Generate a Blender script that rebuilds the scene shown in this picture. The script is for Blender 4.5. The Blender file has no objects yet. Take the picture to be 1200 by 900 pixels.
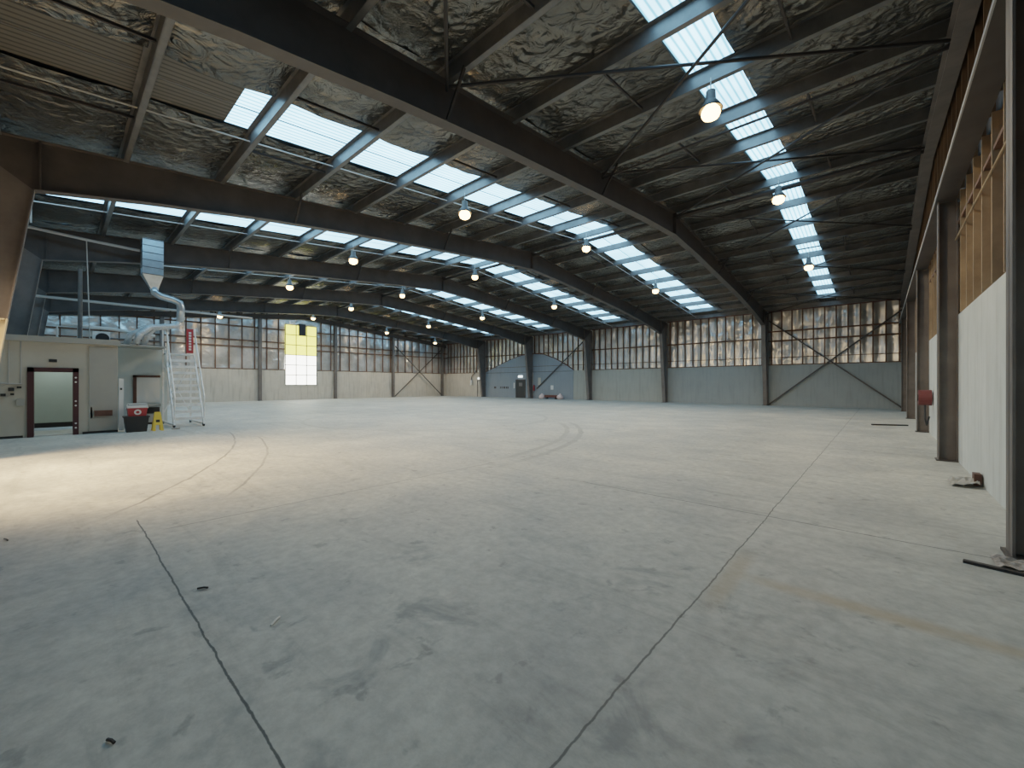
import bpy, math, random
from mathutils import Vector, noise, Matrix
random.seed(7)
scn = bpy.context.scene
COL = scn.collection
PI = math.pi

# ------------------------------------------------------------------ layout
XR, XL = 1.2, -44.4                 # gable walls
YN, YF = -1.7, 35.9                 # eave walls
RY = (YN + YF) / 2                  # ridge
FR = [-6.4, -14.0, -21.6, -29.2, -36.8]
EDGE = [XR] + FR + [XL]
WALLTOP = 3.0
def rtop(y): return 8.66 - 0.096 * abs(y - RY)      # top of rafters / bottom of purlins
PD = 0.30
PUR = [RY + s * (2.0 * k) for k in range(0, 10) for s in ((1, -1) if k else (1,))]
PUR = sorted([y for y in PUR if YN + .2 < y < YF - .2])
BROW = [RY + s * r for r in (0.0, 6.0, 12.0, 18.0) for s in ((1, -1) if r else (1,))]

# ------------------------------------------------------------------ helpers
class MB:
    def __init__(s): s.v = []; s.f = []; s.m = []
    def add(s, vs, fs, mi=0):
        n = len(s.v); s.v += [tuple(v) for v in vs]
        for f in fs: s.f.append(tuple(i + n for i in f)); s.m.append(mi)
        return s
    def box(s, x0, x1, y0, y1, z0, z1, mi=0):
        return s.add([(x0,y0,z0),(x1,y0,z0),(x1,y1,z0),(x0,y1,z0),(x0,y0,z1),(x1,y0,z1),(x1,y1,z1),(x0,y1,z1)],
                     [(0,3,2,1),(4,5,6,7),(0,1,5,4),(1,2,6,5),(2,3,7,6),(3,0,4,7)], mi)
    def bar(s, a, b, w, h, mi=0, up=(0,0,1)):
        a = Vector(a); b = Vector(b); d = (b - a).normalized(); u = Vector(up)
        if abs(d.dot(u)) > .99: u = Vector((1,0,0))
        r = d.cross(u).normalized(); u = r.cross(d).normalized()
        r = r * w / 2; u = u * h / 2
        vs = [a - r - u, a + r - u, a + r + u, a - r + u, b - r - u, b + r - u, b + r + u, b - r + u]
        return s.add(vs, [(0,1,2,3),(7,6,5,4),(0,4,5,1),(1,5,6,2),(2,6,7,3),(3,7,4,0)], mi)
    def tube(s, pts, r, n=8, mi=0, cap=True):
        pts = [Vector(p) for p in pts]; rs = r if isinstance(r, (list, tuple)) else [r] * len(pts)
        base = len(s.v); prev = None
        for i, p in enumerate(pts):
            d = (pts[min(i+1, len(pts)-1)] - pts[max(i-1, 0)]).normalized()
            if prev is None:
                u = Vector((0,0,1)) if abs(d.z) < .9 else Vector((1,0,0))
            else: u = prev
            x = d.cross(u).normalized(); u = x.cross(d).normalized(); prev = u
            for k in range(n):
                a = 2 * PI * k / n
                s.v.append(tuple(p + (x * math.cos(a) + u * math.sin(a)) * rs[i]))
        for i in range(len(pts) - 1):
            for k in range(n):
                k2 = (k + 1) % n
                s.f.append((base+i*n+k, base+i*n+k2, base+(i+1)*n+k2, base+(i+1)*n+k)); s.m.append(mi)
        if cap:
            s.f.append(tuple(base + k for k in reversed(range(n)))); s.m.append(mi)
            e = base + (len(pts) - 1) * n
            s.f.append(tuple(e + k for k in range(n))); s.m.append(mi)
        return s
    def lathe(s, c, prof, n=16, mi=0):
        base = len(s.v)
        for (r, z) in prof:
            for k in range(n):
                a = 2 * PI * k / n
                s.v.append((c[0] + r * math.cos(a), c[1] + r * math.sin(a), c[2] + z))
        for i in range(len(prof) - 1):
            for k in range(n):
                k2 = (k + 1) % n
                s.f.append((base+i*n+k, base+i*n+k2, base+(i+1)*n+k2, base+(i+1)*n+k)); s.m.append(mi)
        return s
    def grid(s, fn, nu, nv, mi=0):
        base = len(s.v)
        for i in range(nu + 1):
            for j in range(nv + 1): s.v.append(tuple(fn(i / nu, j / nv)))
        for i in range(nu):
            for j in range(nv):
                a = base + i * (nv + 1) + j
                s.f.append((a, a + nv + 1, a + nv + 2, a + 1)); s.m.append(mi)
        return s
    def prism_x(s, yz, x0, x1, mi=0):            # polygon in YZ extruded along X
        n = len(yz)
        return s.add([(x0, y, z) for y, z in yz] + [(x1, y, z) for y, z in yz],
                     [tuple(range(n)), tuple(reversed(range(n, 2*n)))] + [(i, i+n, (i+1)%n+n, (i+1)%n) for i in range(n)], mi)
    def prism_y(s, xz, y0, y1, mi=0):
        n = len(xz)
        return s.add([(x, y0, z) for x, z in xz] + [(x, y1, z) for x, z in xz],
                     [tuple(range(n)), tuple(reversed(range(n, 2*n)))] + [(i, i+n, (i+1)%n+n, (i+1)%n) for i in range(n)], mi)
    def build(s, name, mats, parent=None, smooth=False, loc=None):
        me = bpy.data.meshes.new(name); me.from_pydata(s.v, [], s.f); me.update()
        mats = mats if isinstance(mats, (list, tuple)) else [mats]
        for m in mats: me.materials.append(m)
        if len(mats) > 1: me.polygons.foreach_set('material_index', s.m)
        if smooth: me.polygons.foreach_set('use_smooth', [True] * len(me.polygons))
        import bmesh
        bm = bmesh.new(); bm.from_mesh(me); bmesh.ops.recalc_face_normals(bm, faces=bm.faces); bm.to_mesh(me); bm.free()
        o = bpy.data.objects.new(name, me); COL.objects.link(o)
        if parent:
            o.parent = parent
            o.matrix_parent_inverse = Matrix.Translation(-Vector(parent.location))
        if loc: o.location = loc
        return o

def tag(o, label, cat, group=None):
    o['label'] = label; o['category'] = cat
    if group: o['group'] = group
    return o
def thing(name, loc, label, cat, group=None):
    o = bpy.data.objects.new(name, None); o.location = loc; o.empty_display_size = .1
    COL.objects.link(o); return tag(o, label, cat, group)
def struct(o): o['kind'] = 'structure'; return o
def sroot(name, loc=(0,0,0)):
    o = bpy.data.objects.new(name, None); o.location = loc; o.empty_display_size = .1
    COL.objects.link(o); return struct(o)

ORD = ['first','second','third','fourth','fifth','sixth','seventh','eighth','ninth','tenth','eleventh','twelfth','thirteenth','fourteenth','fifteenth','sixteenth','seventeenth','eighteenth','nineteenth','twentieth']
BAYN = ['bay beside right wall', 'second bay from right wall', 'third bay from right wall',
        'fourth bay from right wall', 'fifth bay from right wall', 'bay beside left gable wall']

# ------------------------------------------------------------------ materials
def mat(name, col, rough=.6, metal=0., noise_amt=.0, nscale=3., col2=None, bump=0., bscale=20., emis=None, estr=0., spec=.5, stretch=None):
    m = bpy.data.materials.new(name); m.use_nodes = True
    nt = m.node_tree; b = nt.nodes['Principled BSDF']
    b.inputs['Roughness'].default_value = rough; b.inputs['Metallic'].default_value = metal
    b.inputs['Specular IOR Level'].default_value = spec
    c4 = (*col, 1); b.inputs['Base Color'].default_value = c4
    tc = nt.nodes.new('ShaderNodeTexCoord')
    src = tc.outputs['Object']
    if stretch:
        mp = nt.nodes.new('ShaderNodeMapping'); mp.inputs['Scale'].default_value = stretch
        nt.links.new(src, mp.inputs['Vector']); src = mp.outputs['Vector']
    if noise_amt or col2:
        n = nt.nodes.new('ShaderNodeTexNoise'); n.inputs['Scale'].default_value = nscale
        n.inputs['Detail'].default_value = 6; n.inputs['Roughness'].default_value = .62
        nt.links.new(src, n.inputs['Vector'])
        r = nt.nodes.new('ShaderNodeValToRGB')
        if col2 is None:
            k1, k2 = 1 - noise_amt, 1 + noise_amt
            a = (*[c * k1 for c in col], 1); bb = (*[min(1, c * k2) for c in col], 1)
        else: a = c4; bb = (*col2, 1)
        r.color_ramp.elements[0].color = a; r.color_ramp.elements[0].position = .35
        r.color_ramp.elements[1].color = bb; r.color_ramp.elements[1].position = .65
        nt.links.new(n.outputs['Fac'], r.inputs['Fac']); nt.links.new(r.outputs['Color'], b.inputs['Base Color'])
    if bump:
        n2 = nt.nodes.new('ShaderNodeTexNoise'); n2.inputs['Scale'].default_value = bscale; n2.inputs['Detail'].default_value = 5
        nt.links.new(src, n2.inputs['Vector'])
        bp = nt.nodes.new('ShaderNodeBump'); bp.inputs['Strength'].default_value = bump; bp.inputs['Distance'].default_value = .05
        nt.links.new(n2.outputs['Fac'], bp.inputs['Height']); nt.links.new(bp.outputs['Normal'], b.inputs['Normal'])
    if emis:
        b.inputs['Emission Color'].default_value = (*emis, 1); b.inputs['Emission Strength'].default_value = estr
    return m

M = {}
M['steel'] = mat('steel_brown', (.072, .063, .059), .55, .0, .18, 1.5)
M['column'] = mat('steel_taupe', (.15, .133, .124), .55, 0., .15, 2.)
M['galv'] = mat('galvanised', (.165, .165, .165), .42, .5, .15, 3.)
M['darktube'] = mat('dark_tube', (.03, .026, .025), .6)
M['redsteel'] = mat('red_oxide', (.11, .035, .025), .6, 0, .2, 3.)
M['timber'] = mat('stud_timber', (.13, .065, .038), .7, 0, .35, 2., stretch=(6, 6, .6))
M['ochre'] = mat('ochre_timber', (.25, .15, .075), .7, 0, 0, 1.6, col2=(.15, .085, .042), stretch=(5, 5, .5))
M['ochre_lt'] = mat('ochre_edge', (.34, .25, .16), .7, 0, .2, 2.)
M['white'] = mat('white_paint', (.72, .72, .70), .5)
M['alu'] = mat('aluminium', (.78, .78, .76), .45, .1, .1, 5.)
M['black'] = mat('black_plastic', (.02, .02, .022), .45)
M['yellow'] = mat('yellow_plastic', (.75, .50, .06), .45)
M['red'] = mat('red_plastic', (.36, .035, .04), .45)
M['darkred'] = mat('dark_red_paint', (.13, .03, .03), .5)
M['maroon'] = mat('maroon_frame', (.055, .016, .02), .5)
M['duct'] = mat('duct_metal', (.55, .62, .68), .3, .8, .12, 4.)
M['flex'] = mat('flexible_foil_duct', (.6, .62, .63), .35, .7, .1, 8., bump=.6, bscale=30)
M['greydoor'] = mat('dark_door', (.03, .032, .034), .5)
M['brownwood'] = mat('brown_wood', (.10, .045, .03), .6, 0, .2, 5)
M['cream'] = mat('cream_wall', (.50, .475, .41), .7, 0, .07, .8)
M['panelgrey'] = mat('panel_grey', (.36, .35, .315), .65, 0, .06, .8)
M['bluegrey'] = mat('panel_bluegrey', (.55, .61, .61), .65, 0, .06, .8)
M['palegreen'] = mat('pale_green_wall', (.55, .62, .58), .7, 0, .04, .8)
M['creampaint'] = mat('cream_painted_steel', (.66, .55, .38), .6, 0, .06, 2)
M['pipe'] = mat('pale_pipe', (.45, .44, .42), .5)
M['bulb'] = mat('lamp_glow', (1, .9, .7), .4, emis=(1, .60, .24), estr=14)
M['signglow'] = mat('lit_sign', (1, 1, 1), .4, emis=(.9, 1, 1), estr=1.5)
M['pinkwhite'] = mat('pink_white', (.75, .6, .58), .6, 0, .2, 9.)
M['gridwhite'] = mat('white_pane', (.9, .92, .88), .4, emis=(1, .98, .88), estr=3.6)
M['gridyellow'] = mat('yellow_pane', (.9, .9, .3), .4, emis=(1, .90, .16), estr=1.7)

def concrete(name, c1, c2, streak=.0, rough=.75):
    m = bpy.data.materials.new(name); m.use_nodes = True
    nt = m.node_tree; N = nt.nodes; L = nt.links; b = N['Principled BSDF']; b.inputs['Roughness'].default_value = rough
    b.inputs['Specular IOR Level'].default_value = .3
    tc = N.new('ShaderNodeTexCoord')
    n = N.new('ShaderNodeTexNoise'); n.inputs['Scale'].default_value = .9; n.inputs['Detail'].default_value = 9; n.inputs['Roughness'].default_value = .65
    L.new(tc.outputs['Object'], n.inputs['Vector'])
    r = N.new('ShaderNodeValToRGB'); r.color_ramp.elements[0].position = .3; r.color_ramp.elements[1].position = .7
    r.color_ramp.elements[0].color = (*c1, 1); r.color_ramp.elements[1].color = (*c2, 1)
    L.new(n.outputs['Fac'], r.inputs['Fac'])
    out = r.outputs['Color']
    if streak:
        mp = N.new('ShaderNodeMapping'); mp.inputs['Scale'].default_value = (2.5, 2.5, .22)
        L.new(tc.outputs['Object'], mp.inputs['Vector'])
        n2 = N.new('ShaderNodeTexNoise'); n2.inputs['Scale'].default_value = 2.2; n2.inputs['Detail'].default_value = 6
        L.new(mp.outputs['Vector'], n2.inputs['Vector'])
        r2 = N.new('ShaderNodeValToRGB'); r2.color_ramp.elements[0].position = .5; r2.color_ramp.elements[1].position = .75
        r2.color_ramp.elements[0].color = (0,0,0,1); r2.color_ramp.elements[1].color = (streak,)*3 + (1,)
        L.new(n2.outputs['Fac'], r2.inputs['Fac'])
        mx = N.new('ShaderNodeMixRGB'); mx.blend_type = 'MULTIPLY'; mx.inputs['Color2'].default_value = (.45, .43, .40, 1)
        L.new(r2.outputs['Color'], mx.inputs['Fac']); L.new(out, mx.inputs['Color1']); out = mx.outputs['Color']
    L.new(out, b.inputs['Base Color'])
    bp = N.new('ShaderNodeBump'); bp.inputs['Strength'].default_value = .15; bp.inputs['Distance'].default_value = .02
    L.new(n.outputs['Fac'], bp.inputs['Height']); L.new(bp.outputs['Normal'], b.inputs['Normal'])
    return m
M['conc_right'] = concrete('precast_white', (.56, .60, .585), (.70, .73, .715), .35)
M['conc_far'] = concrete('precast_painted_grey', (.29, .325, .325), (.335, .365, .365), .25)
M['conc_blue'] = concrete('precast_painted_blue', (.25, .29, .325), (.285, .325, .355), .2)
M['conc_left'] = concrete('precast_bare', (.50, .46, .40), (.60, .56, .49), .45)
M['conc_green'] = concrete('precast_green_grey', (.36, .375, .345), (.41, .42, .39), .3)

def foil(name, c1, c2, bs=9., strength=.9, rough=.32, metal=.75):
    m = bpy.data.materials.new(name); m.use_nodes = True
    nt = m.node_tree; N = nt.nodes; L = nt.links; b = N['Principled BSDF']
    b.inputs['Roughness'].default_value = rough; b.inputs['Metallic'].default_value = metal
    tc = N.new('ShaderNodeTexCoord')
    mp = N.new('ShaderNodeMapping'); mp.inputs['Scale'].default_value = (1, 1, 1)
    L.new(tc.outputs['Object'], mp.inputs['Vector'])
    v = N.new('ShaderNodeTexNoise'); v.noise_type = 'RIDGED_MULTIFRACTAL'; v.inputs['Scale'].default_value = bs * .6; v.inputs['Detail'].default_value = 8; v.inputs['Distortion'].default_value = .25
    n = N.new('ShaderNodeTexNoise'); n.inputs['Scale'].default_value = bs * .5; n.inputs['Detail'].default_value = 6; n.inputs['Distortion'].default_value = 1.2
    ms = N.new('ShaderNodeTexNoise'); ms.inputs['Scale'].default_value = .45; ms.inputs['Detail'].default_value = 2
    L.new(mp.outputs['Vector'], v.inputs['Vector']); L.new(mp.outputs['Vector'], n.inputs['Vector']); L.new(tc.outputs['Object'], ms.inputs['Vector'])
    mk = N.new('ShaderNodeMapRange'); mk.inputs['From Min'].default_value = .4; mk.inputs['From Max'].default_value = .6; mk.inputs['To Min'].default_value = .25; mk.inputs['To Max'].default_value = 1.3
    L.new(ms.outputs['Fac'], mk.inputs['Value'])
    mv = N.new('ShaderNodeMath'); mv.operation = 'MULTIPLY'; L.new(v.outputs['Fac'], mv.inputs[0]); L.new(mk.outputs[0], mv.inputs[1])
    ad = N.new('ShaderNodeMath'); ad.operation = 'ADD'; L.new(mv.outputs[0], ad.inputs[0]); L.new(n.outputs['Fac'], ad.inputs[1])
    bp = N.new('ShaderNodeBump'); bp.inputs['Strength'].default_value = strength; bp.inputs['Distance'].default_value = .10
    L.new(ad.outputs['Value'], bp.inputs['Height']); L.new(bp.outputs['Normal'], b.inputs['Normal'])
    n2 = N.new('ShaderNodeTexNoise'); n2.inputs['Scale'].default_value = .7; n2.inputs['Detail'].default_value = 4
    L.new(tc.outputs['Object'], n2.inputs['Vector'])
    r = N.new('ShaderNodeValToRGB'); r.color_ramp.elements[0].position = .3; r.color_ramp.elements[1].position = .7
    r.color_ramp.elements[0].color = (*c1, 1); r.color_ramp.elements[1].color = (*c2, 1)
    L.new(n2.outputs['Fac'], r.inputs['Fac']); L.new(r.outputs['Color'], b.inputs['Base Color'])
    return m
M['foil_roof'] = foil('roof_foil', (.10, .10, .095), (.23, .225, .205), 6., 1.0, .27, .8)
M['foil_wall'] = foil('wall_foil', (.50, .50, .48), (.93, .93, .92), 2.2, .6, .28, .75)

def ribbed(name, axis, pitch, cdark, clight, emis=0., rough=.5):
    m = bpy.data.materials.new(name); m.use_nodes = True
    nt = m.node_tree; N = nt.nodes; L = nt.links; b = N['Principled BSDF']; b.inputs['Roughness'].default_value = rough
    tc = N.new('ShaderNodeTexCoord'); sp = N.new('ShaderNodeSeparateXYZ'); L.new(tc.outputs['Object'], sp.inputs[0])
    mu = N.new('ShaderNodeMath'); mu.operation = 'MULTIPLY'; mu.inputs[1].default_value = 2 * PI / pitch; L.new(sp.outputs[axis], mu.inputs[0])
    si = N.new('ShaderNodeMath'); si.operation = 'SINE'; L.new(mu.outputs[0], si.inputs[0])
    r = N.new('ShaderNodeMapRange'); r.inputs['From Min'].default_value = -.9; r.inputs['From Max'].default_value = -.2
    L.new(si.outputs[0], r.inputs['Value'])
    mx = N.new('ShaderNodeMixRGB'); mx.inputs['Color1'].default_value = (*cdark, 1); mx.inputs['Color2'].default_value = (*clight, 1)
    L.new(r.outputs[0], mx.inputs['Fac']); L.new(mx.outputs[0], b.inputs['Base Color'])
    if emis:
        n = N.new('ShaderNodeTexNoise'); n.inputs['Scale'].default_value = .8; L.new(tc.outputs['Object'], n.inputs['Vector'])
        mr = N.new('ShaderNodeMapRange'); mr.inputs['From Min'].default_value = .3; mr.inputs['From Max'].default_value = .7
        mr.inputs['To Min'].default_value = emis * .8; mr.inputs['To Max'].default_value = emis * 1.15
        L.new(n.outputs['Fac'], mr.inputs['Value']); L.new(mr.outputs[0], b.inputs['Emission Strength'])
        L.new(mx.outputs[0], b.inputs['Emission Color'])
    return m
M['skylight'] = ribbed('translucent_sheet', 0, .137, (.13, .33, .50), (.38, .72, 1.0), 3.7)
M['roofsheet'] = ribbed('grey_ribbed_sheet', 0, .137, (.03, .03, .027), (.105, .10, .088), 0)

# floor --------------------------------------------------------------
def floor_mat():
    m = bpy.data.materials.new('worn_concrete_floor'); m.use_nodes = True
    nt = m.node_tree; N = nt.nodes; L = nt.links; b = N['Principled BSDF']
    tc = N.new('ShaderNodeTexCoord'); P = tc.outputs['Object']
    sp = N.new('ShaderNodeSeparateXYZ'); L.new(P, sp.inputs[0]); X, Y = sp.outputs[0], sp.outputs[1]
    def math_(op, a, c=None, clamp=False):
        n = N.new('ShaderNodeMath'); n.operation = op; n.use_clamp = clamp
        for i, v in enumerate((a, c)):
            if v is None: continue
            if isinstance(v, (int, float)): n.inputs[i].default_value = v
            else: L.new(v, n.inputs[i])
        return n.outputs[0]
    def noise_(scale, detail=6, rough=.6, dist=0, vec=P):
        n = N.new('ShaderNodeTexNoise'); n.inputs['Scale'].default_value = scale; n.inputs['Detail'].default_value = detail
        n.inputs['Roughness'].default_value = rough; n.inputs['Distortion'].default_value = dist; L.new(vec, n.inputs['Vector']); return n.outputs['Fac']
    def rng(v, a, c, lo=0., hi=1.):
        n = N.new('ShaderNodeMapRange'); n.interpolation_type = 'SMOOTHSTEP'
        n.inputs['From Min'].default_value = a; n.inputs['From Max'].default_value = c
        n.inputs['To Min'].default_value = lo; n.inputs['To Max'].default_value = hi; L.new(v, n.inputs['Value']); return n.outputs[0]
    def mix(fac, c1, c2, blend='MIX'):
        n = N.new('ShaderNodeMixRGB'); n.blend_type = blend
        for k, v in (('Fac', fac), ('Color1', c1), ('Color2', c2)):
            if isinstance(v, (int, float)): n.inputs[k].default_value = v
            elif isinstance(v, tuple): n.inputs[k].default_value = (*v, 1)
            else: L.new(v, n.inputs[k])
        return n.outputs[0]
    n_big = noise_(.16, 4, .55); n_mid = noise_(.8, 8, .65, .4); n_fine = noise_(9., 8, .7)
    col = mix(rng(n_big, .35, .65), (.46, .467, .44), (.55, .545, .50))
    col = mix(rng(n_mid, .25, .75), mix(1., col, (.74, .755, .77), 'MULTIPLY'), mix(1., col, (1.12, 1.11, 1.08), 'MULTIPLY'))
    col = mix(rng(n_fine, .3, .7), mix(1., col, (.83, .83, .83), 'MULTIPLY'), mix(1., col, (1.10, 1.10, 1.10), 'MULTIPLY'))
    # sweeping streaks left by wheels, along the building
    mp = N.new('ShaderNodeMapping'); mp.inputs['Scale'].default_value = (.35, 2.2, 1); mp.inputs['Rotation'].default_value = (0, 0, .35); L.new(P, mp.inputs['Vector'])
    st = noise_(1.1, 7, .7, .8, mp.outputs['Vector'])
    col = mix(math_('MULTIPLY', rng(st, .50, .70), .5), col, mix(1., col, (.60, .61, .62), 'MULTIPLY'))
    # dark oily blotches near the camera
    bl = noise_(1.9, 5, .6, .6)
    near = rng(math_('ADD', math_('ABSOLUTE', math_('ADD', X, 1.3)), math_('ABSOLUTE', math_('ADD', Y, -1.9))), 1.2, 3.8, 1., .15)
    col = mix(math_('MULTIPLY', math_('MULTIPLY', rng(bl, .53, .68), near), .6), col, (.17, .185, .19))
    sp_ = noise_(4.2, 4, .6, .3)
    col = mix(math_('MULTIPLY', rng(sp_, .61, .70), .42), col, (.14, .145, .145))
    # pale scrapes
    mp2 = N.new('ShaderNodeMapping'); mp2.inputs['Scale'].default_value = (5, .9, 1); mp2.inputs['Rotation'].default_value = (0, 0, -.8); L.new(P, mp2.inputs['Vector'])
    sc_ = noise_(1.6, 6, .7, .6, mp2.outputs['Vector'])
    col = mix(math_('MULTIPLY', rng(sc_, .62, .8), .35), col, (.62, .62, .60))
    wob = math_('MULTIPLY', math_('ADD', noise_(1.3, 4), -.5), .05)
    wob2 = math_('MULTIPLY', math_('ADD', noise_(12, 3), -.5), .02)
    def between(v, a, c, s=.05): return math_('MULTIPLY', rng(v, a - s, a + s), rng(v, c - s, c + s, 1., 0.))
    def line(coord, at, w, along, a, c, w2=None):
        dd = math_('ABSOLUTE', math_('ADD', math_('ADD', math_('ADD', coord, -at), wob), wob2))
        return math_('MULTIPLY', rng(dd, w * .4, w, 1., 0.), between(along, a, c))
    dark = (.06, .065, .065)
    col = mix(math_('MULTIPLY', line(Y, .63, .009, X, -6.5, 1.2), .9), col, dark)
    col = mix(math_('MULTIPLY', line(X, -1.02, .009, Y, -1.7, 12.), .8), col, dark)
    col = mix(math_('MULTIPLY', line(X, -1.02, .02, Y, 12., 36.), .35), col, dark)
    col = mix(math_('MULTIPLY', line(Y, 5.75, .015, X, -3.6, 1.2), .75), col, dark)
    col = mix(math_('MULTIPLY', line(Y, 5.75, .02, X, -30., -3.6), .2), col, dark)
    col = mix(math_('MULTIPLY', line(X, -5.87, .018, Y, .8, 6.), .5), col, dark)
    col = mix(math_('MULTIPLY', line(Y, 12.9, .03, X, -40., 1.2), .25), col, dark)
    col = mix(math_('MULTIPLY', line(X, -14.2, .03, Y, 0., 36.), .25), col, dark)
    # ochre trail by the right wall
    oc = math_('ABSOLUTE', math_('ADD', math_('ADD', Y, -3.83), math_('MULTIPLY', wob, 2.)))
    ocm = math_('MULTIPLY', math_('MULTIPLY', rng(oc, .02, .14, 1., 0.), between(X, -.75, 1.2, .25)), rng(n_mid, .3, .6, .2, .55))
    col = mix(ocm, col, (.40, .29, .16))
    oc2 = math_('ABSOLUTE', math_('ADD', math_('ADD', X, .93), wob))
    col = mix(math_('MULTIPLY', math_('MULTIPLY', rng(oc2, .02, .12, 1., 0.), between(Y, 3.2, 4.3, .3)), .4), col, (.40, .29, .16))
    # tyre arcs
    def arc(cx, cy, r, w, a, c, fac, ymin=-5.):
        nonlocal col
        dx = math_('ADD', X, -cx); dy = math_('ADD', Y, -cy)
        d = math_('SQRT', math_('ADD', math_('MULTIPLY', dx, dx), math_('MULTIPLY', dy, dy)))
        dd = math_('ABSOLUTE', math_('ADD', math_('ADD', d, -r), math_('MULTIPLY', wob, 2.5)))
        k = math_('MULTIPLY', rng(dd, w * .5, w, 1., 0.), math_('MULTIPLY', between(X, a, c, .6), rng(Y, ymin - .5, ymin + .5)))
        col = mix(math_('MULTIPLY', math_('MULTIPLY', k, rng(n_mid, .3, .6, .35, 1.)), fac), col, (.15, .15, .145))
    for ar in ARCS: arc(*ar)
    L.new(col, b.inputs['Base Color'])
    b.inputs['Specular IOR Level'].default_value = .35
    L.new(rng(n_mid, .3, .7, .48, .68), b.inputs['Roughness'])
    bp = N.new('ShaderNodeBump'); bp.inputs['Strength'].default_value = .25; bp.inputs['Distance'].default_value = .012
    L.new(math_('ADD', n_fine, math_('MULTIPLY', n_mid, 2.)), bp.inputs['Height']); L.new(bp.outputs['Normal'], b.inputs['Normal'])
    return m
ARCS = [(-18., 5., 12.5, .11, -9.6, -5.2, .40, 6.5), (-18., 5., 12.05, .11, -9.8, -5.4, .35, 6.5),
        (-18.7, -17.1, 21.1, .03, -16., -7.2, .8), (-17., -16., 20.3, .03, -14., -7.0, .6), (-16., 12., 5.5, .09, -22., -9., .3)]
fl = MB().grid(lambda u, v: (XL - .3 + u * (XR - XL + .6), YN - .4 + v * (YF - YN + .8), 0), 12, 10).build('floor', floor_mat()); struct(fl)

# ------------------------------------------------------------------ I sections
def i_member(mb, inner, outer, x, fw=.26, wt=.014, ft=.022, mi=0):
    """inner/outer: lists of (y,z) of the same length; web between, flanges along each"""
    n = len(inner)
    vs = []
    for (a, c) in zip(inner, outer):
        vs += [(x - wt/2, *a), (x + wt/2, *a), (x - wt/2, *c), (x + wt/2, *c)]
    fs = []
    for i in range(n - 1):
        o = 4 * i
        fs += [(o, o+4, o+6, o+2), (o+1, o+3, o+7, o+5)]
    mb.add(vs, fs, mi)
    for line, sgn in ((inner, -1), (outer, 1)):
        for i in range(n - 1):
            a = Vector((line[i][0], line[i][1])); c = Vector((line[i+1][0], line[i+1][1]))
            oa = Vector((outer[i][0] - inner[i][0], outer[i][1] - inner[i][1]))
            d = (c - a).normalized(); nrm = Vector((-d.y, d.x))
            if nrm.dot(oa) * sgn < 0: nrm = -nrm
            q = nrm * ft
            ring = []
            for p in (a, a + q, c + q, c): ring.append(p)
            v8 = [(x - fw/2, p.x, p.y) for p in ring] + [(x + fw/2, p.x, p.y) for p in ring]
            mb.add(v8, [(0,1,2,3),(7,6,5,4),(0,4,5,1),(1,5,6,2),(2,6,7,3),(3,7,4,0)], mi)
    return mb

RB = [(0, 7.78), (3.0, 7.60), (6.5, 7.29), (10.2, 6.95), (13.0, 6.62), (15.5, 6.26), (17.45, 5.91)]
def side(s): return lambda r: RY + s * r
FRN = ['first steel portal frame from the right wall, dark brown, crossing overhead', 'second steel portal frame from the right wall, with cream painted column foot at far left',
       'third steel portal frame from the right wall, passing behind the hanging duct', 'fourth steel portal frame from the right wall, meeting the far wall beside the dark door',
       'fifth steel portal frame, the one nearest the left gable wall']
for i, x in enumerate(FR):
    t = thing('portal_frame', (x, RY, 0), FRN[i], 'steel frame', 'steel portal frames')
    for s in (-1, 1):
        Yv = side(s)
        inn = [(Yv(r), z) for r, z in RB]; out = [(Yv(r if r < 17.2 else 18.7), rtop(Yv(r if r < 17.2 else 18.7))) for r, z in RB]
        mb = i_member(MB(), inn, out, x)
        for r in (.02, 17.35):                      # end plates and stiffeners
            zz = 7.78 if r < 1 else 5.93
            mb.box(x - .13, x + .13, Yv(r) - .012, Yv(r) + .012, zz, rtop(Yv(r)))
        mb.build('rafter', M['steel'], t)
        inn = [(Yv(18.2), .02), (Yv(17.83), 3.0), (Yv(17.45), 5.91)]; out = [(Yv(18.7), .02), (Yv(18.7), 3.0), (Yv(18.7), rtop(Yv(18.7)))]
        mats = [M['column'], M['creampaint']]
        if i == 1 and s == -1:
            mb = i_member(MB(), inn[1:], out[1:], x, mi=0); mb.build('column', M['column'], t)
            o = i_member(MB(), inn[:2], out[:2], x, fw=.262).box(x-.13, x+.13, Yv(18.68), Yv(17.85), 2.97, 3.0).build('column_foot', M['creampaint'], t)
            o['label'] = 'cream painted lower part of the column'
        else:
            i_member(MB(), inn, out, x).build('column', M['column'], t)
        MB().box(x - .2, x + .2, min(Yv(18.1), Yv(18.78)), max(Yv(18.1), Yv(18.78)), 0, .025).build('base_plate', M['steel'], t)
    for y in PUR:                                   # fly braces from purlin to bottom flange
        k = round(abs(y - RY) / 2)
        if k % 3 == 0 and 0 < k < 9:
            r = abs(y - RY); zb = [a[1] + (c[1]-a[1]) * (r-a[0])/(c[0]-a[0]) for a, c in zip(RB[:-1], RB[1:]) if a[0] <= r <= c[0]][0]
            for s in (-1, 1):
                MB().bar((x + s*.11, y, zb + .02), (x + s*.62, y, rtop(y) + .04), .05, .05).build('fly_brace', M['darktube'], t)

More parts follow.
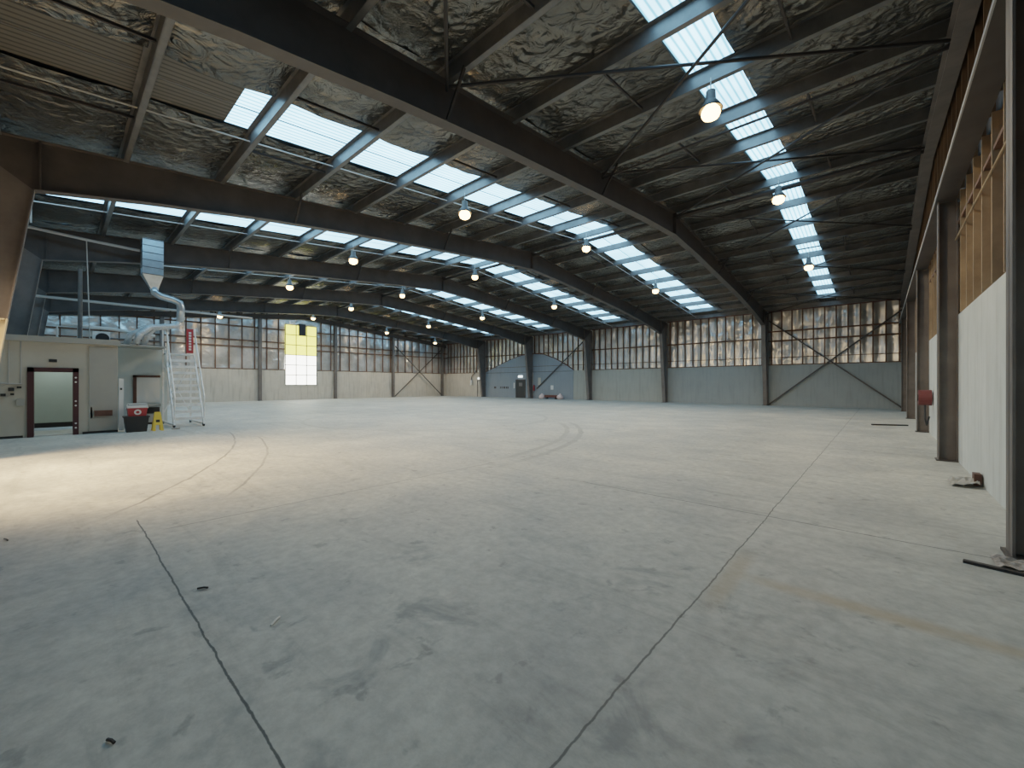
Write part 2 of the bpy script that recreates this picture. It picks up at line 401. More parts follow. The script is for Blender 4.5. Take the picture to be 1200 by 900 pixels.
# ------------------------------------------------------------------ purlins, ridge, braces
for i, y in enumerate(PUR):
    z = rtop(y); sl = -.096 * (1 if y > RY else -1)
    d = 1 if y < RY else -1
    if abs(y - RY) < .1:
        lab = 'grey steel roof purlin running along the ridge line'; n = 0
    elif y > RY:
        n = len([q for q in PUR if RY + .1 < q < y - .1]); lab = 'grey roof purlin, %s row below the ridge towards the far wall' % ORD[n]
    else:
        n = len([q for q in PUR if y + .1 < q < RY - .1]); lab = 'grey roof purlin, %s row below the ridge on the near side' % ORD[n]
    t = thing('roof_purlin', (XR - .2, y, z), lab, 'purlin', 'roof purlins')
    mb = MB()
    mb.box(XL + .1, XR - .2, y - .006, y + .006, z, z + PD)
    mb.box(XL + .1, XR - .2, y, y + d * .10, z, z + .008) if d > 0 else mb.box(XL + .1, XR - .2, y - .10, y, z, z + .008)
    mb.box(XL + .1, XR - .2, y - .10, y + .0, z + PD - .008, z + PD) if d > 0 else mb.box(XL + .1, XR - .2, y, y + .10, z + PD - .008, z + PD)
    yl = y + d * .10
    mb.box(XL + .1, XR - .2, yl - .004, yl + .004, z, z + .025)
    mb.build('channel', M['galv'], t)
    j = [q for q in PUR if q > y]
    if j and i % 2 == 0:
        y2 = j[0]
        for a, c in zip(EDGE[:-1], EDGE[1:]):
            for f in ((.32, .70) if a > -10 else (.30,)):
                x = a + (c - a) * f
                MB().bar((x, y + .01, z + .1), (x, y2 - .01, rtop(y2) + .1), .04, .05).build('bridging_strut', M['darktube'], t)
for k, (xa, xb) in enumerate(zip(EDGE[:-1], EDGE[1:])):
    tag(MB().tube([(xb + (.15 if k < 5 else .38), RY, 8.50), (xa - (.15 if k else .32), RY, 8.50)], .075, 10).build('ridge_tube', M['darktube']),
        'dark steel tube under the roof ridge, %s' % BAYN[k], 'steel tube', 'ridge tubes')

def strutz(y): return rtop(y) - .1
def brace(a, c, lab, name='roof_brace', r=.032, m='darktube', grp='roof cross braces'):
    return tag(MB().tube([a, c], r, 8).build(name, M[m]), lab, 'steel brace', grp)
mods = sorted(BROW)
for k, (ya, yb) in enumerate(zip(mods[:-1], mods[1:])):
    pos = ['nearest the camera', 'second panel', 'just before ridge', 'just beyond ridge', 'fifth panel', 'at far wall'][k]
    brace((FR[0] + .1, ya, strutz(ya)), (XR - .25, yb, strutz(yb)), 'dark roof brace from first frame away to right wall, %s' % pos)
    brace((FR[0] + .1, yb, strutz(yb) - .07), (XR - .25, ya, strutz(ya) - .07), 'dark roof brace from right wall away to first frame, %s' % pos)
    if k in (1, 2, 3):
        brace((XR - .25, yb, strutz(yb) - .13), (FR[0] + .1, yb, strutz(yb) - .13), 'dark straight roof strut square to right wall, %s' % ['before the second cross', 'under the ridge', 'beyond the ridge'][k - 1], 'roof_strut', .03, grp='roof struts')

# ------------------------------------------------------------------ ceiling: foil blankets between purlins, around the skylights
SKY = []
for b in range(6):
    c = (EDGE[b] + EDGE[b+1]) / 2
    if b == 0: SKY.append((-3.06, -2.16))
    else: SKY.append((c - .92, c + .78))
RZ = PD + .005
ceil = sroot('ceiling')
mb = MB()
rows = sorted([YN] + PUR + [YF])
for b in range(6):
    x1, x0 = EDGE[b], EDGE[b+1]
    s0, s1 = SKY[b]
    for (xa, xb) in ((x0, s0), (s1, x1)):
        for ya, yb in zip(rows[:-1], rows[1:]):
            seed = random.uniform(0, 100)
            def fn(u, v, xa=xa, xb=xb, ya=ya, yb=yb, seed=seed):
                x = xa + (xb - xa) * u; y = ya + (yb - ya) * v
                sag = .10 * math.sin(PI * v) * (.7 + .6 * noise.noise((x * .35, seed, 0)))
                w = .035 * noise.noise((x * 1.3 + seed, y * 2.2, 1.)) * math.sin(PI * v) + .02 * noise.noise((x * 3.1, y * 4.2 + seed, 3.)) * math.sin(PI * v)
                return (x, y, rtop(y) + RZ - sag + w)
            mb.grid(fn, max(6, int((xb - xa) * 4.5)), 9)
mb.build('foil_blanket', M['foil_roof'], ceil, smooth=True)
mb = MB()
for s in (-1, 1):
    ye = YN - .4 if s < 0 else YF + .4
    mb.add([(XL - .4, RY, rtop(RY) + .40), (XR + .4, RY, rtop(RY) + .40), (XR + .4, ye, rtop(ye) + .40), (XL - .4, ye, rtop(ye) + .40)], [(0, 1, 2, 3)])
mb.build('light_block_sheet', M['roofsheet'], ceil)  # unseen sheet over blankets and skylights, added to block outside light
k = 0
for b in range(6):
    s0, s1 = SKY[b]
    for s in (-1, 1):
        k += 1
        root = sroot('window_%d' % k, ((s0 + s1) / 2, RY + s * 9, rtop(RY + 9) + RZ))
        rr = [y for y in rows if (y >= RY - .01 if s > 0 else y <= RY + .01)]
        end = YF - 1.9 if s > 0 else YN + .15
        if b == 1 and s < 0: end = 2.55
        sheet = MB()
        for ya, yb in zip(rr[:-1], rr[1:]):
            a, c = max(ya, end) if s < 0 else ya, min(yb, end) if s > 0 else yb
            if c - a < .05: continue
            MB().add([(s0, a, rtop(a) + RZ + .02), (s1, a, rtop(a) + RZ + .02), (s1, c, rtop(c) + RZ + .02), (s0, c, rtop(c) + RZ + .02)], [(0, 1, 2, 3)]).build('pane', M['skylight'], root)
        if b:                                   # lap of the two sheets
            xm = (s0 + s1) / 2
            MB().add([(xm - .02, rr[0], rtop(rr[0]) + RZ + .012), (xm + .02, rr[0], rtop(rr[0]) + RZ + .012), (xm + .02, rr[-1], rtop(rr[-1]) + RZ + .012), (xm - .02, rr[-1], rtop(rr[-1]) + RZ + .012)], [(0, 1, 2, 3)]).build('sheet_lap', M['galv'], root)
        ya, yb = (YN, end) if s < 0 else (end, YF)
        if yb - ya > .1:
            MB().add([(s0, ya, rtop(ya) + RZ + .02), (s1, ya, rtop(ya) + RZ + .02), (s1, yb, rtop(yb) + RZ + .02), (s0, yb, rtop(yb) + RZ + .02)], [(0, 1, 2, 3)]).build('roof_sheet', M['roofsheet'], ceil)
# long conduits under the purlins beside the skylights
for b in (1, 2, 3):
    x = SKY[b][0] - .12
    tag(MB().tube([(x, YN + .3, rtop(YN + .3) + .1), (x, RY, rtop(RY) + .1), (x, YF - .4, rtop(YF - .4) + .1)], .016, 6).build('ceiling_conduit', M['pipe']),
        'thin pale conduit between purlins beside the skylight, %s' % BAYN[b], 'conduit', 'ceiling conduits')

# ------------------------------------------------------------------ far wall
far = sroot('wall_far')
arch = [(-36.7, 3.05), (-35.6, 3.45), (-34.2, 3.9), (-32.5, 4.45), (-30.9, 4.85), (-29.2, 4.98), (-27.6, 4.85), (-26.0, 4.3), (-24.6, 3.6), (-23.7, 3.05)]
bays = list(zip(EDGE[:-1], EDGE[1:]))
for b, (x1, x0) in enumerate(bays):
    m = ['conc_far', 'conc_far', 'conc_green', 'conc_green', 'conc_blue', 'conc_left'][b]
    if b == 3:
        MB().box(-23.7, x1 - .02, YF - .06, YF + .14, 0, WALLTOP).build('concrete_panel', M[m], far)
    elif b == 4: pass
    else: MB().box(x0 + .02, x1 - .02, YF - .06, YF + .14, 0, WALLTOP).build('concrete_panel', M[m], far)
for part in (arch[:6], arch[5:]):
    poly = [(part[0][0], 0)] + part + [(part[-1][0], 0)]
    o = MB().prism_y(poly, YF - .08, YF + .14).build('arched_panel', M['conc_blue'], far); o['label'] = 'blue grey panel with an arched top'
mb = MB()
for b in (3, 4):
    x1, x0 = bays[b]; mb.bar((max(x0, -36.6), YF - .09, 2.95), (min(x1, -23.8), YF - .09, 2.95), .02, .04)
mb.build('panel_joint', M['steel'], far)
def archz(x):
    for a, c in zip(arch[:-1], arch[1:]):
        if a[0] <= x <= c[0]: return a[1] + (c[1] - a[1]) * (x - a[0]) / (c[0] - a[0])
    return WALLTOP
mb = MB()
mb.grid(lambda u, v: ((lambda x, z: (x, YF + .10 - .07 * abs(math.sin(PI * (x - XR) / .63)) + .035 * noise.noise((x * 2.2, z * 1.3, 2)) + .03 * noise.noise((x * 5, z * 2.5, 7)), z))(XL + (XR - XL) * u, 2.95 + (rtop(YF) + .3 - 2.95) * v)), 360, 22)
mb.build('foil_insulation', M['foil_wall'], far, smooth=True)
for b, (x1, x0) in enumerate(bays):
    n = 12
    for i in range(n):
        x = x1 - (x1 - x0) * (i + .5) / n
        zb = archz(x)
        MB().box(x - .035, x + .035, YF - .07, YF + .03, zb, rtop(YF) + .18).build('timber_stud', M['timber'], far)
    zs = (5.5, 4.8) if b == 0 else ((5.2,) if b == 5 else (5.0,))
    for z in zs:
        MB().box(x0 + .1, x1 - .1, YF - .12, YF - .03, z - .05, z + .05).build('girt', M['timber'], far)
    MB().box(x0 + .1, x1 - .1, YF - .10, YF - .02, 3.55, 3.59).build('wire_rail', M['timber'], far)
    MB().box(x0 + .1, x1 - .1, YF - .12, YF + .05, rtop(YF) + .12, rtop(YF) + .22).build('top_plate', M['redsteel'], far)
    if b not in (3, 4): MB().box(x0 + .1, x1 - .1, YF - .10, YF + .08, WALLTOP, WALLTOP + .06).build('bottom_plate', M['timber'], far)
for a, c in zip(arch[:-1], arch[1:]):
    MB().bar((a[0], YF - .04, a[1] + .03), (c[0], YF - .04, c[1] + .03), .12, .07).build('arch_plate', M['redsteel'], far)
MB().box(XL, XR, YF - .5, YF - .35, rtop(YF) + .17, rtop(YF) + .24).build('eave_gutter_angle', M['galv'], far)
struct(MB().box(XL, XR, YF + .22, YF + .3, 0, 8).build('wall_far_outer', M['conc_far']))

# ------------------------------------------------------------------ left gable wall
lef = sroot('wall_left')
LC = [5.8, 13.0, 20.3, 27.4, 34.9]
lb = [YN] + LC[:4] + [YF]
WY0, WY1, WZ0, WZ1 = 15.3, 18.35, 1.5, 7.6
for ya, yb in zip(lb[:-1], lb[1:]):
    if ya < WY0 < yb:
        mb = MB().box(XL - .14, XL + .06, ya, WY0, 0, WALLTOP).box(XL - .14, XL + .06, WY1, yb, 0, WALLTOP).box(XL - .14, XL + .06, WY0, WY1, 0, WZ0)
    else: mb = MB().box(XL - .14, XL + .06, ya + .02, yb - .02, 0, WALLTOP)
    mb.build('concrete_panel', M['conc_left'], lef)
mb = MB()
def lw(u, v):
    y = YN + (YF - YN) * u; z = 2.95 + (rtop(y) + .3 - 2.95) * v
    return (XL - .06 + .06 * abs(math.sin(PI * (y - YN - .8) / 1.04)) + .03 * noise.noise((y * 2.2, z * 1.3, 2)), y, z)
mb.grid(lw, 260, 26); mb.build('foil_insulation', M['foil_wall'], lef, smooth=True)
y = YN + .8
while y < YF:
    if not (WY0 - .1 < y < WY1 + .1):
        MB().box(XL - .02, XL + .07, y - .035, y + .035, WALLTOP, rtop(y) + .15).build('timber_stud', M['timber'], lef)
    y += 1.04
for z in (5.1, 5.7, 7.0):
    for a, c in ((YN, WY0 - .05), (WY1 + .05, YF)):
        zz = z
        if z > 6.9: a = max(a, RY - 14); c = min(c, RY + 12)
        if c > a: MB().box(XL + .0, XL + .12, a, c, zz - .05, zz + .05).build('girt', M['timber'], lef)
MB().box(XL - .05, XL + .1, YN, WY0, WALLTOP, WALLTOP + .06).box(XL - .05, XL + .1, WY1, YF, WALLTOP, WALLTOP + .06).build('bottom_plate', M['timber'], lef)
struct(MB().box(XL - .35, XL - .27, YN - .3, YF + .3, 0, 9.2).build('wall_left_outer', M['conc_left']))
win = sroot('window_13', (XL, (WY0 + WY1) / 2, WZ0))
dy = (WY1 - WY0) / 3; dz = (WZ1 - WZ0) / 6
for i in range(3):
    for j in range(6):
        m = 'gridyellow' if j >= 3 else 'gridwhite'
        if i == 1 and j == 5: continue
        MB().box(XL + .05, XL + .07, WY0 + i * dy, WY0 + (i+1) * dy, WZ0 + j * dz, WZ0 + (j+1) * dz).build('pane', M[m], win)
MB().box(XL + .02, XL + .22, WY0 + dy + .25, WY0 + 2 * dy - .15, WZ1 - dz, WZ1 + .15).box(XL + .05, XL + .07, WY0 + dy, WY0 + dy + .25, WZ1 - dz, WZ1, 1).build('fan_box', [M['black'], M['gridyellow']], win)
mb = MB()
for i in range(4): mb.box(XL + .06, XL + .11, WY0 + i * dy - .03, WY0 + i * dy + .03, WZ0, WZ1)
for j in range(7): mb.box(XL + .06, XL + .11, WY0, WY1, WZ0 + j * dz - .03, WZ0 + j * dz + .03)
mb.build('window_frame', M['galv'], win)
LN = ['brown steel column on the left gable wall, hidden side behind the cabin', 'brown steel column on the left gable wall, left of the yellow and white window',
      'brown steel column on the left gable wall, right of the yellow and white window', 'brown steel column on the left gable wall, at the left foot of the cross brace', 'brown steel corner column of the left gable wall, at the right foot of the cross brace']
def gable_column(x, y, ztop, lab, inward, depth=.28):
    t = thing('wall_column', (x, y, 0), lab, 'steel column', 'steel columns on the gable walls')
    xi, xo = x + inward * depth, x
    mb = MB()
    mb.box(min(xi, xi - inward*.02), max(xi, xi - inward*.02), y - .13, y + .13, .02, ztop)
    mb.box(min(xo, xo + inward*.02), max(xo, xo + inward*.02), y - .13, y + .13, .02, ztop)
    mb.box(min(xi, xo), max(xi, xo), y - .008, y + .008, .02, ztop)
    mb.build('shaft', M['column'], t)
    MB().box(min(xi, xo) - .03, max(xi, xo) + .03, y - .17, y + .17, 0, .025).build('base_plate', M['steel'], t)
    return t
for y, lab in zip(LC, LN): gable_column(XL + .10, y, rtop(y) - .41, lab, 1)
t = thing('gable_rafter', (XL + .25, RY, 7.8), 'dark steel rafter along the top of the left gable wall', 'steel rafter', 'gable rafters')
for s in (-1, 1):
    Yv = side(s); rr = [0, 9, 18.5]
    i_member(MB(), [(Yv(r), rtop(Yv(r)) - .38) for r in rr], [(Yv(r), rtop(Yv(r))) for r in rr], XL + .25, .2).build('rafter', M['steel'], t)

# ------------------------------------------------------------------ right gable wall
rig = sroot('wall_right')
RC = [-0.9, 5.95, 12.45, 19.3, 26.4, 33.0]
rb = [YN] + RC[1:5] + [YF]
for i, (ya, yb) in enumerate(zip(rb[:-1], rb[1:])):
    MB().box(XR - .02, XR + .18, ya + .015, yb - .015, 0, WALLTOP + .02).build('concrete_panel', M['conc_right'], rig)
MB().box(XR + .10, XR + .14, YN, YF, WALLTOP, 5.6).build('plywood_lining', M['ochre'], rig)
MB().box(XR + .10, XR + .14, YN, YF, 5.6, 8.9).build('upper_lining', M['steel'], rig)
y = YN + .5
while y < YF:
    if min(abs(y - c) for c in RC) > .2:
        MB().box(XR - .04, XR + .10, y - .022, y + .022, WALLTOP + .02, 5.42).build('timber_stud', M['ochre_lt'], rig)
        MB().box(XR - .02, XR + .10, y - .022, y + .022, 5.7, rtop(y) + .1).build('upper_stud', M['ochre'], rig)
        if int(y * 10) % 3 == 0 or True:
            MB().box(XR - .03, XR + .09, y + .02, y + .73, 4.9 - .03, 4.9 + .03).build('noggin', M['timber'], rig)
    y += .77
t = thing('wind_girt', (XR - .15, RY, 5.4), 'wide brown horizontal girt along the right wall above the studs', 'steel girt')
MB().box(XR - .35, XR - .045, YN + .05, YF - .2, 5.42, 5.45).box(XR - .06, XR - .045, YN + .05, YF - .2, 5.45, 5.75).build('plate', M['steel'], t)
MB().box(XR - .362, XR - .345, YN + .05, YF - .2, 5.41, 5.47).build('lip', M['pipe'], t)
struct(MB().box(XR + .3, XR + .38, YN - .3, YF + .3, 0, 9.2).build('wall_right_outer', M['conc_right']))
RN = ['taupe steel column on the right wall, the one behind the camera', 'taupe steel column at the right edge of the picture, nearest on the right wall',
      'second taupe steel column along the right wall, beyond the nearest white panel', 'third taupe steel column along the right wall, beside the red hose reel',
      'fourth taupe steel column along the right wall', 'fifth taupe steel column along the right wall, close to the far corner']
for y, lab in zip(RC, RN): gable_column(XR - .02, y, 5.40, lab, -1, .29)
t = thing('gable_rafter', (XR - .17, RY, 7.8), 'taupe steel rafter along the top of the right gable wall', 'steel rafter', 'gable rafters')
for s in (-1, 1):
    Yv = side(s); rr = [0, 9, 18.5]
    i_member(MB(), [(Yv(r), rtop(Yv(r)) - .42) for r in rr], [(Yv(r), rtop(Yv(r)) - .01) for r in rr], XR - .17, .24).build('rafter', M['column'], t)
tag(MB().tube([(XR - .06, 6.2, 4.55), (XR - .06, 12.3, 4.55)], .016, 6).build('wall_conduit', M['ochre_lt']), 'thin pale conduit running across the studs of the right wall', 'conduit')

# ------------------------------------------------------------------ near wall (behind the camera), with a wide doorway to the yard
nea = sroot('wall_near')
MB().box(XL - .3, -13.8, YN - .2, YN, 0, 7.6).box(-8.2, XR + .3, YN - .2, YN, 0, 7.6).box(-13.8, -8.2, YN - .2, YN, 4.2, 7.6).build('wall_sheet', M['conc_left'], nea)
struct(MB().box(-18, -4, YN - 12, YN - .2, -.06, -.01).build('floor_yard', M['conc_left']))

# ------------------------------------------------------------------ wall braces
def wbrace(a, c, lab): return tag(MB().bar(a, c, .09, .09).build('wall_brace', M['steel']), lab, 'steel brace', 'diagonal wall braces')
yb_ = YF - .2
wbrace((-6.2, yb_, .1), (1.0, yb_, 6.3), 'dark diagonal brace on the far wall rising to the right corner')
wbrace((1.0, yb_ - .1, .1), (-6.2, yb_ - .1, 6.3), 'dark diagonal brace on the far wall falling to the right corner')
wbrace((-28.45, yb_, 1.1), (-21.8, yb_, 6.4), 'dark diagonal brace across the blue grey arched panel')
wbrace((XL + .32, 27.6, .1), (XL + .32, 34.7, 6.2), 'dark diagonal brace on the left gable wall rising to the corner')
wbrace((XL + .42, 34.7, .1), (XL + .42, 27.6, 6.2), 'dark diagonal brace on the left gable wall falling to the corner')

# ------------------------------------------------------------------ high bay lamps
ROWN = ['nearest row', 'middle row under ridge', 'third row beyond ridge', 'last row by far wall']
def lamp(b, y, row, dzz=0):
    x = (EDGE[b] + EDGE[b+1]) / 2 + (-.0)
    if b: x = (EDGE[b] + EDGE[b+1]) / 2
    zt = rtop(y); z = zt - .62
    t = thing('high_bay_lamp', (x, y, z), 'lit warm high bay lamp, %s, %s' % (BAYN[b], ROWN[row]), 'lamp', 'high bay lamps')
    MB().tube([(x, y, z + .34), (x, y, zt + .02)], .012, 6).build('hanger', M['pipe'], t)
    MB().lathe((x, y, z), [(.0, .36), (.09, .36), (.10, .17), (.13, .14), (.23, -.02), (.225, -.03), (.12, .12), (0, .13)], 18).build('housing', M['steel'], t, smooth=True)
    MB().lathe((x, y, z - .06), [(0, .12), (.12, .10), (.17, .03), (.185, -.04), (.15, -.12), (.08, -.16), (0, -.17)], 14).build('bulb', M['bulb'], t, smooth=True)
    l = bpy.data.lights.new('lamp_light', 'SPOT'); l.energy = LAMPW; l.color = (1, .74, .44); l.shadow_soft_size = .2; l.spot_size = 2.75; l.spot_blend = .5
    o = bpy.data.objects.new('lamp_light', l); COL.objects.link(o); o.parent = t; o.location = (0, 0, -.32)
LAMPW = 340
for b in range(6):
    for row, y in enumerate((9.0, 16.5, 24.4)):
        if (b, row) == (4, 0): continue
        lamp(b, y, row)
lamp(5, 31.0, 3)

# ------------------------------------------------------------------ cabin at the left
CX = -18.95
cab = thing('office_cabin', (CX, 0, 0), 'cream walled cabin with a maroon framed open doorway under the second bay', 'cabin')
D0, D1, DZ = -.60, .46, 2.1
MB().box(CX - .12, CX, YN + .1, D0, 0, 2.88).box(CX - .12, CX, D1, 1.36, 0, 2.88).box(CX - .12, CX, D0, D1, DZ, 2.88).build('front_wall', M['cream'], cab)
MB().box(CX - 2.3, CX - .12, 1.26, 1.36, 0, 2.88).build('side_wall', M['cream'], cab)
o = MB().box(CX, CX + .05, .69, 1.34, .08, 2.80).build('sliding_panel', M['panelgrey'], cab); o['label'] = 'grey sliding panel right of the doorway'
MB().box(CX - 2.3, CX + .1, YN + .1, 1.42, 2.88, 3.05).box(CX - 3.05, CX - 1.6, 1.42, 2.83, 3.0, 3.05).build('roof_slab', M['panelgrey'], cab)
MB().box(CX - .02, CX + .012, YN + .1, D0 - .08, 0, .07).box(CX - .02, CX + .055, D1 + .08, 1.36, 0, .07).build('plinth', M['black'], cab)
fr = MB().box(CX - .55, CX + .06, D0, D0 + .13, 0, DZ).box(CX - .13, CX + .06, D1 - .13, D1, 0, DZ).box(CX - .3, CX + .06, D0, D1, DZ - .13, DZ).build('door_frame', M['maroon'], cab)
mb = MB()
for z in (.22, .36, .92, 1.06, 1.66, 1.8): mb.tube([(CX + .06, D1 - .065, z), (CX + .075, D1 - .065, z)], .025, 10)
mb.build('frame_bolts', M['alu'], fr)
# room seen through the doorway
MB().box(CX - 2.2, CX - 2.1, YN + .1, 1.26, .25, 2.8).build('back_wall', M['palegreen'], cab)
MB().box(CX - 2.1, CX - 2.07, YN + .1, 1.26, .12, .28).build('skirting', M['black'], cab)
MB().box(CX - 2.1, CX - .12, YN + .1, 1.26, .0, .03).build('room_floor', M['white'], cab)
MB().box(CX - 2.0, CX - .8, -.6, .7, 2.70, 2.74).build('room_light', mat('room_light_glow', (1,1,1), .5, emis=(.85, 1, .95), estr=1.5), cab)
# fittings on the front
MB().box(CX, CX + .06, -.17, .0, 2.27, 2.36).build('exit_sign', M['black'], cab)
MB().box(CX + .05, CX + .16, .80, 1.22, .56, .74).build('timber_bumper', M['brownwood'], cab)
MB().box(CX, CX + .05, .72, .76, .50, .85).build('door_handle', M['steel'], cab)
MB().box(CX, CX + .08, -.80, -.64, .96, 1.16).build('meter_box', M['panelgrey'], cab)
for (y, z, w, h) in ((-.90, 1.44, .11, .1), (-.75, 1.50, .09, .06), (-.88, 1.30, .07, .06), (-1.05, 1.28, .1, .08)):
    MB().box(CX, CX + .06, y - w/2, y + w/2, z - h/2, z + h/2).build('switch_box', M['black'], cab)
mb = MB()
for y0 in (-.95, -.72): mb.tube([(CX + .02, y0, 2.86), (CX + .02, y0, 1.6), (CX + .02, y0 - .12, 1.55)], .012, 6)
mb.tube([(CX + .02, -1.1, 1.62), (CX + .02, -.7, 1.6)], .02, 6)
mb.build('cable', M['pipe'], cab)
MB().box(CX - .06, CX + .02, 1.38, 1.50, .05, 1.78).build('end_post', M['white'], cab)
MB().box(CX + .02, CX + .05, 1.41, 1.46, 1.40, 1.47).build('switch_box', M['black'], cab)
# recessed wing with the hatch
WX = -21.9
wing = thing('cabin_wing', (WX, 2.2, 0), 'blue grey recessed cabin wing with a framed white board, behind the rolling stairs', 'cabin')
MB().box(WX - .12, WX, 1.45, 3.05, 0, 3.0).build('wall', M['bluegrey'], wing)
MB().box(WX, WX + .03, 2.1, 2.80, .85, 1.86).build('white_board', M['white'], wing)
MB().box(WX, WX + .07, 2.0, 2.1, .85, 1.95).box(WX, WX + .07, 2.0, 2.82, 1.86, 1.95).build('board_frame', M['brownwood'], wing)
MB().box(WX, WX + .35, 1.85, 2.80, .72, .80).build('ledge', M['panelgrey'], wing)
MB().box(WX, WX + .04, 2.1, 2.80, .42, .66).build('dark_slot', M['black'], wing)
MB().box(WX, WX + .3, 2.0, 2.80, .08, .40).build('low_cabinet', M['panelgrey'], wing)
MB().box(WX, WX + .31, 2.0, 2.80, .0, .08).build('plinth', M['black'], wing)
# back rail and kit on the roof
tag(MB().tube([(CX - 2.25, .55, 3.05), (CX - 2.25, .55, 5.7)], .06, 8).build('steel_post', M['galv']), 'slim grey steel post standing on the cabin roof', 'post')
rail = thing('roof_rail', (WX, 2.2, 3.05), 'grey pipe guard rail along the back of the cabin roof', 'rail')
MB().tube([(WX, .8, 3.35), (WX, 2.95, 3.35)], .025, 6).build('top_rail', M['galv'], rail)
MB().tube([(WX, .8, 3.18), (WX, 2.95, 3.18)], .02, 6).build('mid_rail', M['galv'], rail)
for y in (.8, 1.9, 2.95): MB().tube([(WX, y, 3.05), (WX, y, 3.36)], .022, 6).build('post', M['galv'], rail)
cond = thing('condenser_unit', (CX - 2.2, 1.05, 3.05), 'small dark fan unit standing on the cabin roof', 'fan unit')
MB().box(CX - 2.4, CX - 2.0, .85, 1.3, 3.05, 3.5).build('casing', M['alu'], cond)
MB().tube([(CX - 2.0, 1.1, 3.26), (CX - 1.96, 1.1, 3.26)], .18, 18).build('fan_guard', M['black'], cond)
pf = thing('pipe_frame', (CX - 2.4, .2, 3.05), 'white square pipe frame standing on the cabin roof', 'pipe frame')
MB().tube([(CX - 2.4, .0, 3.05), (CX - 2.4, .0, 3.62), (CX - 2.4, .5, 3.62), (CX - 2.4, .5, 3.05)], .03, 8).build('frame', M['white'], pf)
tag(MB().tube([(CX - 2.5, .1, 3.72), (CX - 2.5, 1.4, 3.66), (CX - 2.5, 2.6, 3.5)], .06, 10).build('insulated_pipe', M['white']), 'white insulated pipe running above the cabin roof', 'pipe')
# hanging duct
DX, DY = -20.6, 2.42
du = thing('ventilation_duct', (DX, DY, 5.7), 'shiny rectangular metal duct hanging from the roof above the cabin', 'duct')
mb = MB().box(DX - .25, DX + .25, DY - .3, DY + .3, 5.72, 7.05); mb.build('box_duct', M['duct'], du)
mb = MB()
for z in (5.72, 5.98, 6.25, 6.52, 6.79, 7.03): mb.box(DX - .265, DX + .265, DY - .315, DY + .315, z - .012, z + .012)
mb.build('flange', M['galv'], du)
mb = MB(); a = [(-.25,-.3),(.25,-.3),(.25,.3),(-.25,.3)]
mb.add([(DX + x, DY + y, 5.71) for x, y in a] + [(DX + x*.35, DY + .06 + y*.35, 5.2) for x, y in a], [(0,1,5,4),(1,2,6,5),(2,3,7,6),(3,0,4,7)]).build('hopper', M['duct'], du)
MB().tube([(DX, DY + .06, 5.28), (DX, DY + .08, 5.08), (DX, DY + .25, 4.98), (DX, DY + .62, 4.9), (DX, DY + .82, 4.8), (DX, DY + .86, 4.6), (DX, DY + .84, 4.05)], .13, 14).build('round_pipe', M['duct'], du, smooth=True)
mb = MB()
for (y1, x1) in ((1.75, -.5), (1.95, .1), (2.2, -.2)):
    mb.tube([(DX, DY + .84, 4.1), (DX + x1 * .2, DY + .7, 3.88), (DX + x1 * .6, (DY + .4 + y1) / 2, 3.75), (DX + x1, y1 + .1, 3.45), (DX + x1, y1, 3.1)], .1, 12)
mb.build('flexible_branch', M['flex'], du, smooth=True)
# pipes under the roof by the third frame
tag(MB().tube([(-20.9, -1.2, 6.82), (-20.9, .8, 6.70), (-20.9, 2.1, 6.66)], .05, 8).build('overhead_pipe', M['pipe']), 'pale pipe slung under the roof left of the hanging duct', 'pipe')
tag(MB().tube([(-28.6, -.8, 5.62), (-28.6, 8.0, 5.62)], .06, 8).build('overhead_pipe', M['pipe']), 'long pale pipe under the fourth frame, above the cabin roof', 'pipe')
tag(MB().tube([(-20.98, .70, 6.75), (-20.98, .76, 4.2), (-20.98, .78, 3.05)], .016, 6).build('hanging_cable', M['pipe']), 'thin pale cable hanging down to the cabin roof', 'cable')
tag(MB().tube([(-18.0, -.5, 7.28), (-18.0, -.5, 6.2)], .02, 6).build('drop_rod', M['pipe']), 'short pale rod hanging under the skylight at far left', 'rod')

